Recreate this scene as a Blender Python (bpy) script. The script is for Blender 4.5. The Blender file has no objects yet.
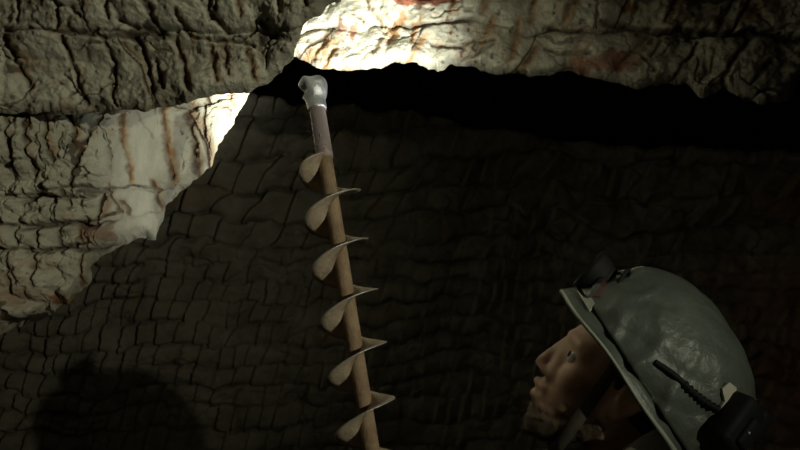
import bpy, bmesh, math, random
import numpy as np
from mathutils import Vector, Matrix

# ------------------------------------------------------------------ camera, world, lights, exposure
sc = bpy.context.scene
COL = sc.collection
F = 858.0                                   # focal length in pixels of an 800x450 frame
PITCH = math.radians(15.0)
CAM = Vector((0, 0, 1.55))
cp, sp = math.cos(PITCH), math.sin(PITCH)
# view-aligned axes (right, away, up) -> world; the roof, rock and man are laid out with them
R3 = Matrix(((1, 0, 0), (0, cp, -sp), (0, sp, cp)))
RN = np.array(R3)


def W(x, d, u):
    return CAM + R3 @ Vector((x, d, u))


def P(px, py, d):
    return W((px - 400) / F * d, d, (225 - py) / F * d)


cam_d = bpy.data.cameras.new('camera')
cam_d.sensor_width = 36
cam_d.lens = F / 800 * 36
cam_d.clip_start = 0.02
cam = bpy.data.objects.new('camera', cam_d)
COL.objects.link(cam)
cam.location = CAM
cam.rotation_euler = (math.pi / 2 + PITCH, 0, 0)
sc.camera = cam

world = bpy.data.worlds.new('underground')
sc.world = world
world.use_nodes = True
world.node_tree.nodes['Background'].inputs[0].default_value = (1.0, 0.62, 0.45, 1)
world.node_tree.nodes['Background'].inputs[1].default_value = 0.0045


def spot(name, loc, target, power, angle, blend, radius, color):
    l = bpy.data.lights.new(name, 'SPOT')
    l.energy = power
    l.spot_size = math.radians(angle)
    l.spot_blend = blend
    l.shadow_soft_size = radius
    l.color = color
    o = bpy.data.objects.new(name, l)
    COL.objects.link(o)
    o.location = loc
    o.rotation_euler = (Vector(target) - Vector(loc)).to_track_quat('-Z', 'Y').to_euler()
    return o


# a work lamp held to the right of and behind the camera
spot('work_lamp', W(1.29, -0.40, 0.295), P(115, -20, 1.6), 58, 63, 1.0, 0.016, (0.98, 0.97, 0.75))

vs = sc.view_settings
vs.view_transform = 'Standard'
vs.look = 'None'
vs.exposure = 0.0
vs.gamma = 1.0
vs.use_curve_mapping = False

rng = np.random.default_rng(7)
random.seed(7)


# ------------------------------------------------------------------ numpy noise
def hsh(*ks):
    h = np.zeros(np.broadcast(*[np.asarray(k) for k in ks]).shape, dtype=np.uint64)
    for n, k in enumerate(ks):
        k = np.asarray(k).astype(np.int64).astype(np.uint64)
        h = (h ^ (k + np.uint64(0x9E3779B97F4A7C15 + 7919 * n))) * np.uint64(0xBF58476D1CE4E5B9)
        h ^= h >> np.uint64(29)
        h *= np.uint64(0x94D049BB133111EB)
        h ^= h >> np.uint64(32)
    return (h >> np.uint64(11)).astype(np.float64) / float(1 << 53)


def vn(x, y, seed=0):
    xi, yi = np.floor(x), np.floor(y)
    fx, fy = x - xi, y - yi
    fx = fx * fx * fx * (fx * (fx * 6 - 15) + 10)
    fy = fy * fy * fy * (fy * (fy * 6 - 15) + 10)
    a, b = hsh(xi, yi, seed), hsh(xi + 1, yi, seed)
    c, d = hsh(xi, yi + 1, seed), hsh(xi + 1, yi + 1, seed)
    return ((a + (b - a) * fx) * (1 - fy) + (c + (d - c) * fx) * fy) * 2 - 1


def fbm(x, y, seed=0, octv=4, gain=0.5):
    s, a, f = 0, 1.0, 1.0
    for i in range(octv):
        s = s + a * vn(x * f + 17.3 * i, y * f - 9.1 * i, seed + i)
        a *= gain
        f *= 2.03
    return s


def facets(x, y, seed=0, slope=1.0, k=0.9):
    """continuous surface of flat broken facets, about one per unit cell"""
    xi, yi = np.floor(x), np.floor(y)
    best = np.full(x.shape, -1e9)
    for dx in (-2, -1, 0, 1, 2):
        for dy in (-2, -1, 0, 1, 2):
            cx, cy = xi + dx, yi + dy
            px = cx + hsh(cx, cy, seed)
            py = cy + hsh(cx, cy, seed + 1)
            gx = (hsh(cx, cy, seed + 2) * 2 - 1) * slope
            gy = (hsh(cx, cy, seed + 3) * 2 - 1) * slope
            h = hsh(cx, cy, seed + 4) * 0.6
            ex, ey = x - px, y - py
            best = np.maximum(best, h + gx * ex + gy * ey - k * (ex * ex + ey * ey))
    return best


def cracks(x, y, seed=0):
    """distance to the nearest cell border: angular fracture lines"""
    xi, yi = np.floor(x), np.floor(y)
    f1 = np.full(x.shape, 1e9)
    f2 = np.full(x.shape, 1e9)
    for dx in (-1, 0, 1):
        for dy in (-1, 0, 1):
            cx, cy = xi + dx, yi + dy
            e = np.hypot(x - cx - hsh(cx, cy, seed), y - cy - hsh(cx, cy, seed + 1))
            f2 = np.minimum(f2, np.maximum(f1, e))
            f1 = np.minimum(f1, e)
    return f2 - f1


def sstep(a, b, x):
    t = np.clip((x - a) / (b - a), 0, 1)
    return t * t * (3 - 2 * t)


# ------------------------------------------------------------------ materials
def new_mat(name):
    m = bpy.data.materials.new(name)
    m.use_nodes = True
    nt = m.node_tree
    return m, nt, nt.nodes['Principled BSDF']


def noise_node(nt, scale, detail=4, rough=0.6, coord=None):
    n = nt.nodes.new('ShaderNodeTexNoise')
    n.inputs['Scale'].default_value = scale
    n.inputs['Detail'].default_value = detail
    n.inputs['Roughness'].default_value = rough
    if coord is None:
        t = nt.nodes.new('ShaderNodeTexCoord')
        coord = t.outputs['Object']
    nt.links.new(coord, n.inputs['Vector'])
    return n


def ramp(nt, fac, stops):
    r = nt.nodes.new('ShaderNodeValToRGB')
    e = r.color_ramp.elements
    while len(e) < len(stops):
        e.new(0.5)
    for el, (p, c) in zip(e, stops):
        el.position = p
        el.color = (*c, 1)
    nt.links.new(fac, r.inputs[0])
    return r.outputs[0]


def mixc(nt, fac, a, b):
    n = nt.nodes.new('ShaderNodeMix')
    n.data_type = 'RGBA'
    if isinstance(fac, float):
        n.inputs[0].default_value = fac
    else:
        nt.links.new(fac, n.inputs[0])
    for v, s in ((a, n.inputs[6]), (b, n.inputs[7])):
        if isinstance(v, tuple):
            s.default_value = (*v, 1)
        else:
            nt.links.new(v, s)
    return n.outputs[2]


def bump(nt, bsdf, height, strength, dist):
    b = nt.nodes.new('ShaderNodeBump')
    b.inputs['Strength'].default_value = strength
    b.inputs['Distance'].default_value = dist
    nt.links.new(height, b.inputs['Height'])
    nt.links.new(b.outputs[0], bsdf.inputs['Normal'])


def rock_mat(name, lo, hi, bscale=60):
    m, nt, b = new_mat(name)
    n1 = noise_node(nt, 9, 6, 0.65)
    base = ramp(nt, n1.outputs[0], [(0.3, lo), (0.65, hi)])
    at = nt.nodes.new('ShaderNodeAttribute')
    at.attribute_name = 'stain'
    sep = nt.nodes.new('ShaderNodeSeparateColor')
    nt.links.new(at.outputs['Color'], sep.inputs[0])
    n2 = noise_node(nt, 45, 5, 0.7)
    och = ramp(nt, n2.outputs[0], [(0.3, (0.20, 0.085, 0.025)), (0.7, (0.42, 0.235, 0.09))])
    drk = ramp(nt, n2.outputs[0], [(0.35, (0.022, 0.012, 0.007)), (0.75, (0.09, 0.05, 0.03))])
    red = ramp(nt, n2.outputs[0], [(0.3, (0.16, 0.035, 0.018)), (0.7, (0.36, 0.13, 0.06))])
    c = mixc(nt, sep.outputs[0], base, och)
    c = mixc(nt, sep.outputs[2], c, red)
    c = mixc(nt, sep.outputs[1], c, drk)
    nt.links.new(c, b.inputs['Base Color'])
    b.inputs['Roughness'].default_value = 0.85
    b.inputs['Specular IOR Level'].default_value = 0.2
    n3 = noise_node(nt, bscale, 8, 0.7)
    bump(nt, b, n3.outputs[0], 0.7, 0.012)
    return m


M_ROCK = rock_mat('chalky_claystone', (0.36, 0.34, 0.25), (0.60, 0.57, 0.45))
M_WALL = rock_mat('darker_claystone', (0.17, 0.153, 0.108), (0.30, 0.275, 0.20), 40)  # claystone in a darker base tone, for back wall, floor and ceiling


# ------------------------------------------------------------------ object helpers
def mesh_obj(name, bm_or_mesh, mat=None, parent=None, smooth=True):
    if isinstance(bm_or_mesh, bmesh.types.BMesh):
        me = bpy.data.meshes.new(name)
        bm_or_mesh.normal_update()
        bm_or_mesh.to_mesh(me)
        bm_or_mesh.free()
    else:
        me = bm_or_mesh
    if mat is not None:
        me.materials.clear()
        me.materials.append(mat)
    if smooth:
        me.polygons.foreach_set('use_smooth', [True] * len(me.polygons))
    o = bpy.data.objects.new(name, me)
    COL.objects.link(o)
    if parent is not None:
        o.parent = parent
    return o


def thing(name, label, cat, loc=(0, 0, 0), mat4=None):
    o = bpy.data.objects.new(name, None)
    COL.objects.link(o)
    o.empty_display_size = 0.05
    if mat4 is not None:
        o.matrix_world = mat4
    else:
        o.location = loc
    o['label'] = label
    o['category'] = cat
    return o


def grid_mesh(name, V, ny, nx, mat, stain=None, flip=False):
    """V: (ny*nx, 3) world positions"""
    me = bpy.data.meshes.new(name)
    i = np.arange((ny - 1) * (nx - 1))
    r, c = i // (nx - 1), i % (nx - 1)
    a = r * nx + c
    q = np.stack([a, a + 1, a + nx + 1, a + nx], 1)
    if flip:
        q = q[:, ::-1]
    me.vertices.add(len(V))
    me.vertices.foreach_set('co', V.astype(np.float32).ravel())
    me.loops.add(q.size)
    me.loops.foreach_set('vertex_index', q.astype(np.int32).ravel())
    me.polygons.add(len(q))
    me.polygons.foreach_set('loop_start', (np.arange(len(q)) * 4).astype(np.int32))
    me.polygons.foreach_set('loop_total', np.full(len(q), 4, dtype=np.int32))
    me.update(calc_edges=True)
    if stain is not None:
        at = me.attributes.new('stain', 'FLOAT_COLOR', 'POINT')
        c4 = np.concatenate([np.clip(stain, 0, 1), np.ones((len(V), 1))], 1)
        at.data.foreach_set('color', c4.astype(np.float32).ravel())
    o = mesh_obj(name, me, mat)
    o['kind'] = 'structure'
    return o


def to_world(x, d, u):
    return np.stack([x, d, u], -1) @ RN.T + np.array(CAM)


# ------------------------------------------------------------------ chiselled rock
def chisel(u, v, rows, space, slant, seed, saw=0.0, groove=1.0, crack=1.0, gw=0.16,
           steps=0.3, warp=6.0, present=0.72, soft=1.0, fract=1.0, jam=0.30):
    """pick-marked rock: rows between the given boundaries, each with slanted pick grooves.
    u right, v down, in the pattern's own units; returns height (unit amplitude) and stains"""
    vw = v + warp * fbm(u / 90.0, v / 120.0, seed + 3, 3) + warp * 0.35 * fbm(u / 17.0, v / 30.0, seed + 9, 2)
    rows = np.asarray(rows, float)
    k = np.searchsorted(rows, vw)
    lo = rows[np.clip(k - 1, 0, len(rows) - 1)]
    hi = rows[np.clip(k, 0, len(rows) - 1)]
    rh = np.maximum(hi - lo, 1.0)
    t = np.clip((vw - lo) / rh, 0, 1)                     # 0 top .. 1 bottom of the row
    dist = np.minimum(np.abs(vw - lo), np.abs(hi - vw))
    cs = 0.35 + 0.65 * sstep(-0.5, 0.5, fbm(u / 45.0, lo / 31.0, seed + 21, 2))
    cwid = 2.6 + 1.5 * vn(u / 20.0, lo, seed + 5)
    ck = np.exp(-(dist / np.maximum(cwid, 0.9)) ** 2) * cs
    s = space * (0.8 + 0.5 * hsh(k, 3, seed))
    jit = jam * vn(u / (space * 1.7), vw / 60.0 + k * 13.7, seed + 11)
    uu = (u + slant * (vw - lo)) / s + hsh(k, 5, seed) * 9 + jit
    i = np.floor(uu)
    f = uu - i
    r1, r2, r3, r4 = (hsh(i, k, seed + 30 + n) for n in range(4))
    on = (r1 < present).astype(float)
    t0 = r2 * 0.25
    t1 = 0.55 + r3 * 0.5
    tm = sstep(t0 - 0.08, t0 + 0.08, t) * (1 - sstep(t1 - 0.12, t1 + 0.12, t))
    w = gw * (0.6 + 0.8 * r4)
    ff = np.where(f > 0.5, f - 1, f)                       # groove sits at f = 0 (also reached from the left)
    on_n = np.where(f > 0.5, (hsh(i + 1, k, seed + 30) < present).astype(float), on)
    gshape = np.exp(-(ff / w) ** 2)
    g = on_n * gshape * np.where(f > 0.5, 1.0, tm) * sstep(0.02, 0.12, t)
    h = np.zeros_like(u)
    h += saw * (1 - f) * (0.5 + 0.8 * r2) * sstep(0.0, 0.12, f + (1 - soft))
    h -= groove * g * (0.5 + 0.7 * r4)
    h += steps * (hsh(k, 8, seed) * 2 - 1) * 1.4 + steps * (r3 * 2 - 1) * 0.7
    h += 0.28 * steps * np.sin(np.pi * t) * 3
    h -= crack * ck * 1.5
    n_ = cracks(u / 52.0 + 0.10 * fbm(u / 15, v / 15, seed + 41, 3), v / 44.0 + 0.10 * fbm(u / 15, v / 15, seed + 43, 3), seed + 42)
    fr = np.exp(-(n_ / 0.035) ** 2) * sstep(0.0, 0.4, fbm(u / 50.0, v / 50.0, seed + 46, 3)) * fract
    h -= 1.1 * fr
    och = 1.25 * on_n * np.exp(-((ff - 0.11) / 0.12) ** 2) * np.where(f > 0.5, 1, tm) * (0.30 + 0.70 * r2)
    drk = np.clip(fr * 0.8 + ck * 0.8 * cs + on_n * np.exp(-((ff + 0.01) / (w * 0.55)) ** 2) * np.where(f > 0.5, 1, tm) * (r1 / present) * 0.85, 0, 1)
    return h, och, drk


def blobs(u, v, spots, seed):
    m = np.zeros_like(u)
    wu = u + 7 * fbm(u / 14, v / 14, seed, 3)
    wv = v + 6 * fbm(u / 13, v / 13, seed + 7, 3)
    for (x, y, rx, ry, a) in spots:
        m = np.maximum(m, a * (1 - sstep(0.6, 1.1, ((wu - x) / rx) ** 2 + ((wv - y) / ry) ** 2)))
    return m


def gouges(u, v, lines, seed):
    """hand-placed pick gouges and cracks: (points, width, darkness, ochre)"""
    wu = u + 2.0 * fbm(u / 9, v / 9, seed, 3)
    wv = v + 1.5 * fbm(u / 11, v / 8, seed + 4, 3)
    dep_, dk, oc = np.zeros_like(u), np.zeros_like(u), np.zeros_like(u)
    nz = 0.75 + 0.35 * fbm(u / 6, v / 8, seed + 6, 2)
    for pts, wid, da, oa in lines:
        lo = np.min(pts, 0) - 20
        hi = np.max(pts, 0) + 20
        k = np.nonzero((u > lo[0]) & (u < hi[0]) & (v > lo[1]) & (v < hi[1]))[0]
        x, y = wu[k], wv[k]
        best = np.full(len(k), 1e9)
        sid = np.zeros(len(k))
        for (ax0, ay0), (bx0, by0) in zip(pts, pts[1:]):
            dx, dy = bx0 - ax0, by0 - ay0
            t = np.clip(((x - ax0) * dx + (y - ay0) * dy) / (dx * dx + dy * dy), 0, 1)
            ex_, ey_ = x - ax0 - t * dx, y - ay0 - t * dy
            e = np.hypot(ex_, ey_)
            m = e < best
            best[m] = e[m]
            sid[m] = ex_[m]
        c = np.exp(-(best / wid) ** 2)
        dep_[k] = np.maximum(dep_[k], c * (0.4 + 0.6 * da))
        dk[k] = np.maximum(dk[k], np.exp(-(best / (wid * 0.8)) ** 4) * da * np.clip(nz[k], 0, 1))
        o = np.exp(-((best) / (wid * 2.1)) ** 4) * sstep(-wid * 0.7, wid * 0.4, sid) * oa * np.clip(nz[k] + .2, 0, 1)
        oc[k] = np.maximum(oc[k], o)
    return dep_, dk, oc


def resample(poly, n):
    p = np.asarray(poly, float)
    seg = np.hypot(*(p[1:] - p[:-1]).T)
    s = np.concatenate([[0], np.cumsum(seg)])
    q = np.linspace(0, s[-1], n)
    return np.interp(q, s, p[:, 0]), np.interp(q, s, p[:, 1])


def ledge(name, edge, top, nx, ny, nb, depth, amp, pat, spots_r=(), spots_o=(), spots_d=(), back=1.6,
          dirb=(0, -60), lip=0.05, seed=1, mat=None, fac=(26, 0.012), lines=(), gdep=0.012, rough=1.0, jag=2.0):
    ex, ey = resample(edge, nx)
    ey = ey + jag * fbm(ex / 11.0, ey / 11.0, seed + 90, 3)
    ex = ex + jag * 0.7 * fbm(ex / 9.0, ey / 9.0, seed + 95, 3)
    tx = np.linspace(top[0], top[1], nx)
    ty = np.full(nx, float(top[2]))
    t = np.linspace(0, 1, ny)[:, None]
    t = 1 - (1 - t) ** 1.15
    px = tx + (ex - tx) * t
    py = ty + (ey - ty) * t
    d = depth(px, py)
    endp = (ey - py) + 0 * px
    d = d + lip * np.clip(1 - np.hypot(ey - py, ex - px) / 16.0, 0, 1) ** 2
    pu, pv = px, py
    s = np.linspace(0, 1, nb + 1)[1:, None] ** 1.4
    bx = ex + dirb[0] * s
    by = ey + dirb[1] * s
    db = d[-1] + (back - 0.0) * s
    px = np.concatenate([px, bx + 0 * s])
    py = np.concatenate([py, by + 0 * s])
    d = np.concatenate([d, db])
    pu = np.concatenate([pu, ex + 0 * s])
    pv = np.concatenate([pv, ey + 220 * s])
    u, v = pu.ravel(), pv.ravel()
    h, och, drk = chisel(u, v, **pat)
    fc = facets(u / fac[0], v / fac[0], seed + 50, 0.9)
    fc2 = facets(u / (fac[0] * 0.4) + 5, v / (fac[0] * 0.4), seed + 60, 0.9)
    big = fbm(u / 110, v / 80, seed + 70, 3)
    fine = fbm(u / 5.0, v / 5.0, seed + 80, 3)
    h = h * (0.35 + 0.65 * np.concatenate([sstep(0, 14, endp), 0 * bx + 0 * s]).ravel())
    rg = 1 - np.abs(fbm(u / 12.0, v / 10.0, seed + 85, 4))
    disp = amp * h + fac[1] * fc + fac[1] * 0.55 * fc2 + 0.018 * big + 0.0016 * fine + 0.0035 * rough * rg * rg
    gd, gk, go = gouges(u, v, [(np.array(a, float), b, c, e) for a, b, c, e in lines], seed + 88)
    disp = disp - gdep * gd
    stain = np.stack([np.maximum(och * 0.9, blobs(u, v, spots_o, seed + 5)),
                      np.maximum(drk, blobs(u, v, spots_d, seed + 6)),
                      blobs(u, v, spots_r, seed + 8)], 1)
    stain[:, 0] = np.maximum(stain[:, 0], go)
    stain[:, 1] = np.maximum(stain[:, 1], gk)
    patch = sstep(0.1, 0.6, fbm(u / 38, v / 26, seed + 77, 4))
    stain[:, 0] = np.maximum(stain[:, 0], 0.35 * patch * sstep(0, .6, fbm(u / 9, v / 9, seed + 78, 3)))
    speck = sstep(0.55, 0.9, fbm(u / 7, v / 7, seed + 79, 3)) * patch
    stain[:, 1] = np.maximum(stain[:, 1], 0.75 * speck)
    dd = d.ravel() - disp
    x = (px.ravel() - 400) / F * d.ravel()
    up = (225 - py.ravel()) / F * d.ravel()
    V = to_world(x, dd, up)
    return grid_mesh(name, V, ny + nb, nx, mat, stain, flip=True)


# upper left rock, nearest to the camera
U_EDGE = [(-160, 117), (0, 114), (60, 112), (110, 111), (150, 108), (185, 103), (215, 97), (249, 92), (256, 86), (270, 79), (283, 68),
          (294, 60), (299, 44), (306, 28), (321, 21), (330, 11), (342, 7), (347, -6), (356, -60), (365, -150)]
U_LINES = [([(2, 36), (14, 52), (27, 86)], 3.2, .9, .7), ([(60, 36), (70, 60), (80, 102)], 2.8, .95, .6), ([(100, 34), (112, 60), (109, 94)], 2.2, .9, .2),
           ([(131, 34), (140, 46), (148, 88)], 2.6, .9, .2), ([(152, 58), (160, 84)], 2.4, .9, .1), ([(172, 38), (180, 62), (187, 88)], 3.0, .85, .95),
           ([(208, 46), (216, 78)], 2.8, .6, .9), ([(221, 46), (228, 72)], 2.2, .8, .5), ([(244, 47), (252, 77)], 3.0, .6, .9), ([(54, -20), (58, 28)], 2.4, .7, .8),
           ([(138, -10), (150, 12), (161, 34)], 4.0, .95, .1), ([(176, 14), (187, 34)], 2.8, .7, .9), ([(206, -8), (212, 16), (226, 31)], 3.2, .95, .3),
           ([(72, 6), (80, 18)], 2.2, .8, .3), ([(0, 29), (50, 31), (72, 34), (100, 31)], 2.0, .8, .2), ([(120, 22), (150, 30), (161, 35)], 2.4, .95, 0),
           ([(186, 34), (215, 38), (250, 42)], 1.8, .85, .1), ([(226, 31), (252, 30)], 1.6, .8, 0), ([(262, 22), (272, 34), (290, 40)], 3.5, .9, .2),
           ([(70, 60), (60, 72), (74, 92)], 1.3, .8, .1), ([(105, 82), (112, 104)], 1.8, .8, .7), ([(12, -10), (16, 20)], 2.2, .6, .8), ([(235, -10), (240, 16)], 2.4, .6, .8),
           ([(275, -20), (282, 14)], 2.6, .6, .8), ([(300, -20), (308, 10)], 2.4, .6, .8), ([(104, -10), (108, 20)], 2.4, .5, .8)]
ledge('wall_left', U_EDGE, (-160, 365, -150), 560, 250, 60,
      lambda x, y: 1.04 - 0.00012 * (x - 100) + 0.0007 * (y - 60) * (y < 60) + 0.00015 * np.maximum(x - 230, 0),
      0.0052, dict(rows=[-140, -70, -22, 30, 124, 190, 260], space=44, slant=-0.36, seed=11, gw=0.06, groove=0.8, steps=0.18, warp=9, present=0.2),
      spots_o=[(20, 65, 14, 9, .5)], spots_d=[(8, 70, 8, 6, .7), (152, 26, 8, 9, .8), (135, 38, 10, 7, .8), (268, 35, 9, 7, .8)],
      back=0.75, dirb=(-10, -45), seed=2, mat=M_ROCK, fac=(30, 0.007), lip=0.02, lines=U_LINES, gdep=0.008, rough=0.15)

# the rock below it, set back and turning away to the right
L_EDGE = [(-160, 420), (0, 338), (20, 327), (40, 322), (60, 308), (75, 302), (80, 292), (92, 285), (95, 262), (100, 256), (140, 238),
          (158, 239), (163, 225), (165, 207), (185, 190), (208, 172), (216, 165), (219, 152), (235, 125), (243, 110), (250, 92), (260, 60)]
L_LINES = [([(7, 118), (14, 172)], 2.6, .7, .8), ([(28, 116), (35, 174)], 3.2, .95, .8), ([(46, 114), (56, 160)], 3.0, .85, .8), ([(71, 108), (80, 148)], 3.2, .9, .8),
           ([(112, 106), (90, 136), (81, 156), (74, 184)], 2.8, .95, .3), ([(124, 116), (132, 180)], 3.0, .6, .95), ([(165, 108), (175, 180)], 3.4, .6, 1.0),
           ([(189, 103), (199, 176)], 4.2, .9, .7), ([(21, 190), (29, 207)], 2.4, .9, .2), ([(42, 184), (56, 202)], 2.6, .95, .1), ([(62, 190), (70, 204)], 2.2, .8, .3),
           ([(109, 188), (119, 212)], 2.6, .8, .5), ([(152, 182), (162, 206)], 2.8, .85, .7), ([(18, 227), (22, 245)], 1.8, .8, .5), ([(40, 226), (42, 247)], 1.8, .8, .5),
           ([(60, 225), (63, 246)], 1.8, .8, .5), ([(76, 224), (82, 242)], 2.0, .8, .7), ([(-40, 221), (0, 223), (60, 225), (100, 220), (120, 212)], 2.4, .98, 0),
           ([(-40, 247), (0, 247), (50, 250), (86, 243)], 2.2, .95, 0), ([(-40, 113), (45, 114), (80, 110), (112, 106)], 2.4, .95, 0), ([(74, 186), (100, 189), (140, 186), (160, 190)], 1.6, .85, 0),
           ([(14, 252), (19, 292)], 2.4, .7, .5), ([(38, 254), (43, 286)], 1.8, .6, .6), ([(86, 246), (84, 282)], 2.0, .6, .9), ([(-20, 196), (40, 193), (74, 186)], 1.4, .7, 0),
           ([(215, 108), (240, 106)], 1.5, .5, .6), ([(232, 96), (234, 108)], 2.0, .2, .8), ([(140, 112), (150, 128), (160, 140)], 1.6, .4, .1), ([(120, 200), (128, 216)], 2, .7, .4),
           ([(205, 106), (206, 130), (212, 160)], 2.4, .8, .3)]
ledge('wall_left_lower', L_EDGE, (-160, 260, 50), 620, 330, 60,
      lambda x, y: 1.075 + 0.0007 * np.maximum(x, -60) + 0.0040 * (0.5 * ((x - 108) + np.sqrt((x - 108) ** 2 + 300)) - 0.35 * ((x - 165) + np.sqrt((x - 165) ** 2 + 300))) + 0.0004 * (y - 100),
      0.0105, dict(rows=[40, 104, 192, 222, 247, 318, 360, 430], space=34, slant=-0.14, seed=23, gw=0.08, groove=0.7, steps=0.45, present=0.2, warp=9, fract=0.7),
      spots_r=[(93, 231, 20, 10, .55), (110, 236, 12, 8, .5), (45, 296, 30, 9, .25)], spots_o=[(70, 297, 26, 6, .9), (20, 290, 24, 18, .35)],
      spots_d=[(30, 316, 20, 6, .95), (10, 306, 8, 6, .7), (80, 160, 6, 26, .8), (52, 309, 10, 4, .8), (92, 190, 20, 4, .6)],
      back=1.3, dirb=(-90, -60), seed=3, mat=M_ROCK, lines=L_LINES, gdep=0.010, rough=1.0, fac=(26, 0.022), jag=1.6)

# the roof lip on the right
R_EDGE = [(150, 75), (270, 66), (296, 58), (310, 66), (325, 70), (345, 71), (380, 69), (395, 60), (405, 66), (420, 67), (436, 72), (450, 66),
          (480, 70), (497, 75), (515, 73), (530, 78), (556, 74), (565, 70), (580, 74), (600, 80), (625, 85), (640, 87), (655, 86), (660, 83),
          (672, 82), (690, 83), (698, 92), (705, 95), (715, 94), (725, 88), (735, 96), (745, 102), (770, 105), (785, 102), (795, 90),
          (800, 80), (840, 95), (1000, 110)]
R_LINES = [([(400, 17), (386, 40)], 3.0, .4, .95), ([(419, 19), (411, 38)], 3.0, .5, .9), ([(488, 22), (477, 44)], 3.6, .2, .8), ([(518, 18), (508, 62)], 3.2, .3, .8),
           ([(324, 38), (313, 58)], 2.8, .4, .95), ([(334, 50), (325, 68)], 2.8, .5, .9), ([(575, -6), (562, 22)], 3.4, .6, .8), ([(598, 4), (596, 26)], 1.8, .9, 0),
           ([(545, 24), (560, 29), (600, 31), (640, 27), (680, 31)], 3.0, .95, .1), ([(678, 28), (720, 34), (760, 33), (810, 40)], 4.5, .98, 0), ([(545, 48), (562, 53), (590, 52)], 2.2, .85, .1),
           ([(735, -6), (720, 24)], 3.0, .9, .3), ([(680, -6), (668, 20)], 3.0, .7, .7), ([(640, 0), (632, 22)], 2.2, .8, .2), ([(748, 40), (730, 62), (722, 84)], 2.6, .9, 0),
           ([(700, 40), (688, 60), (676, 78)], 2.2, .85, 0), ([(645, 56), (655, 68)], 2.4, .9, 0), ([(662, 40), (652, 56)], 2.0, .7, 0), ([(770, 60), (752, 84)], 2.2, .85, 0),
           ([(430, 45), (455, 48), (475, 42), (495, 40)], 2.2, .7, .3), ([(495, 44), (470, 56), (455, 66)], 2.2, .6, .2), ([(365, 0), (372, 14), (382, 24)], 1.6, .6, .5),
           ([(352, 10), (362, 22)], 1.4, .3, .6), ([(455, -6), (450, 12)], 3.0, .4, .8), ([(485, -6), (480, 14)], 3, .4, .8), ([(535, -6), (528, 20)], 3, .5, .7)]
ledge('ceiling_lip', R_EDGE, (150, 1000, -170), 980, 230, 60,
      lambda x, y: 2.02 + 0.0009 * np.maximum(x - 400, 0) - 0.0012 * np.clip(y - 10, 0, 60) + 0.0012 * np.maximum(10 - y, 0),
      0.014, dict(rows=[-150, -90, -40, -8, 26, 96, 150, 200], space=42, slant=0.55, seed=37, gw=0.10, groove=0.8, steps=0.5, warp=9, fract=0.5, present=0.35),
      spots_r=[(425, -3, 40, 9, .95), (612, 62, 24, 12, .7), (585, 66, 16, 8, .7), (349, 32, 4, 5, .8), (341, 30, 2.5, 8, .7), (371, 28, 4, 4, .6)],
      spots_o=[(395, 26, 5, 8, .9), (415, 26, 4, 9, .8), (322, 48, 4, 9, .7), (332, 57, 4, 9, .6), (628, 62, 18, 12, .7)],
      spots_d=[(385, 18, 5, 4, .5), (560, 40, 30, 3, .6), (690, 30, 40, 4, .7), (770, 38, 40, 5, .8)],
      back=1.2, dirb=(0, -70), seed=4, mat=M_ROCK, lines=R_LINES, gdep=0.014, rough=0.8, fac=(34, 0.022), jag=2.2)

# ------------------------------------------------------------------ back wall
WD = 4.2
nxs = np.concatenate([np.linspace(-9, -2.45, 60)[:-1], np.linspace(-2.45, 2.6, 800), np.linspace(2.6, 9, 60)[1:]])
nus = np.concatenate([np.linspace(2.4, 1.0, 30)[:-1], np.linspace(1.0, -1.35, 460), np.linspace(-1.35, -2.9, 40)[1:]])
gx, gu = np.meshgrid(nxs, nus)
x, u = gx.ravel(), gu.ravel()
dep = WD - 0.16 * np.clip(-x - 0.3, 0, 3) - 0.20 * np.clip(x - 0.7, 0, 2) ** 1.5 + 0.10 * np.sin(x * 1.7)
uu = x / WD * F + 400
crest = np.interp(uu, [-900, 200, 260, 330, 400, 450, 520, 600, 900, 1600], [96, 96, 100, 106, 111, 119, 128, 142, 165, 165])
vv = 225 - u / WD * F
crest = crest + 4 * fbm(uu / 25, uu / 60, 69, 3)
dep = dep + 7.0 * np.clip((crest - vv) / 46, 0, 1) ** 0.5 + 0.10 * sstep(0, 1, (crest + 6 - vv) / 14)
rows = [-320, -260, -200, -150, -100, -60, -20, 15, 52, 86, 122, 160, 192, 222, 246, 266, 284, 303, 322, 342, 361, 381, 400, 420, 441, 462, 485, 510,
        560, 620, 680, 760, 900]
hh, och, drk = chisel(uu, vv, rows, 25, 0.42, 51, saw=2.3, groove=0.22, crack=0.8, gw=0.13, steps=0.4, warp=11, present=0.5, fract=0.6, jam=0.5)
small = sstep(235, 275, vv)
h2, o2, d2 = chisel(uu, vv, rows, 17, 0.25, 57, saw=2.0, groove=0.22, crack=0.8, gw=0.13, steps=0.4, warp=9, present=0.5, fract=0.6, jam=0.5)
hh = hh * (1 - small) + h2 * small * 0.75
drk = drk * (1 - small) + d2 * small
och = och * (1 - small) + o2 * small
disp = 0.026 * hh + 0.010 * fbm(uu / 20, vv / 20, 68, 3) + 0.03 * facets(uu / 45, vv / 45, 61, 0.8) + 0.05 * fbm(uu / 160, vv / 120, 63, 3) + 0.004 * fbm(uu / 8, vv / 8, 64, 3)
redm = 0.8 * sstep(1.4, 2.1, x + 0.25 * fbm(uu / 60, vv / 60, 65, 3)) * sstep(160, 230, vv) + 0.25 * blobs(uu, vv, [(215, 195, 40, 14, .8)], 66)
st = np.stack([och * 0.3, drk * 0.35, redm], 1)
grid_mesh('wall_back', to_world(x, dep - disp, u), len(nus), len(nxs), M_WALL, st, flip=True)

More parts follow.
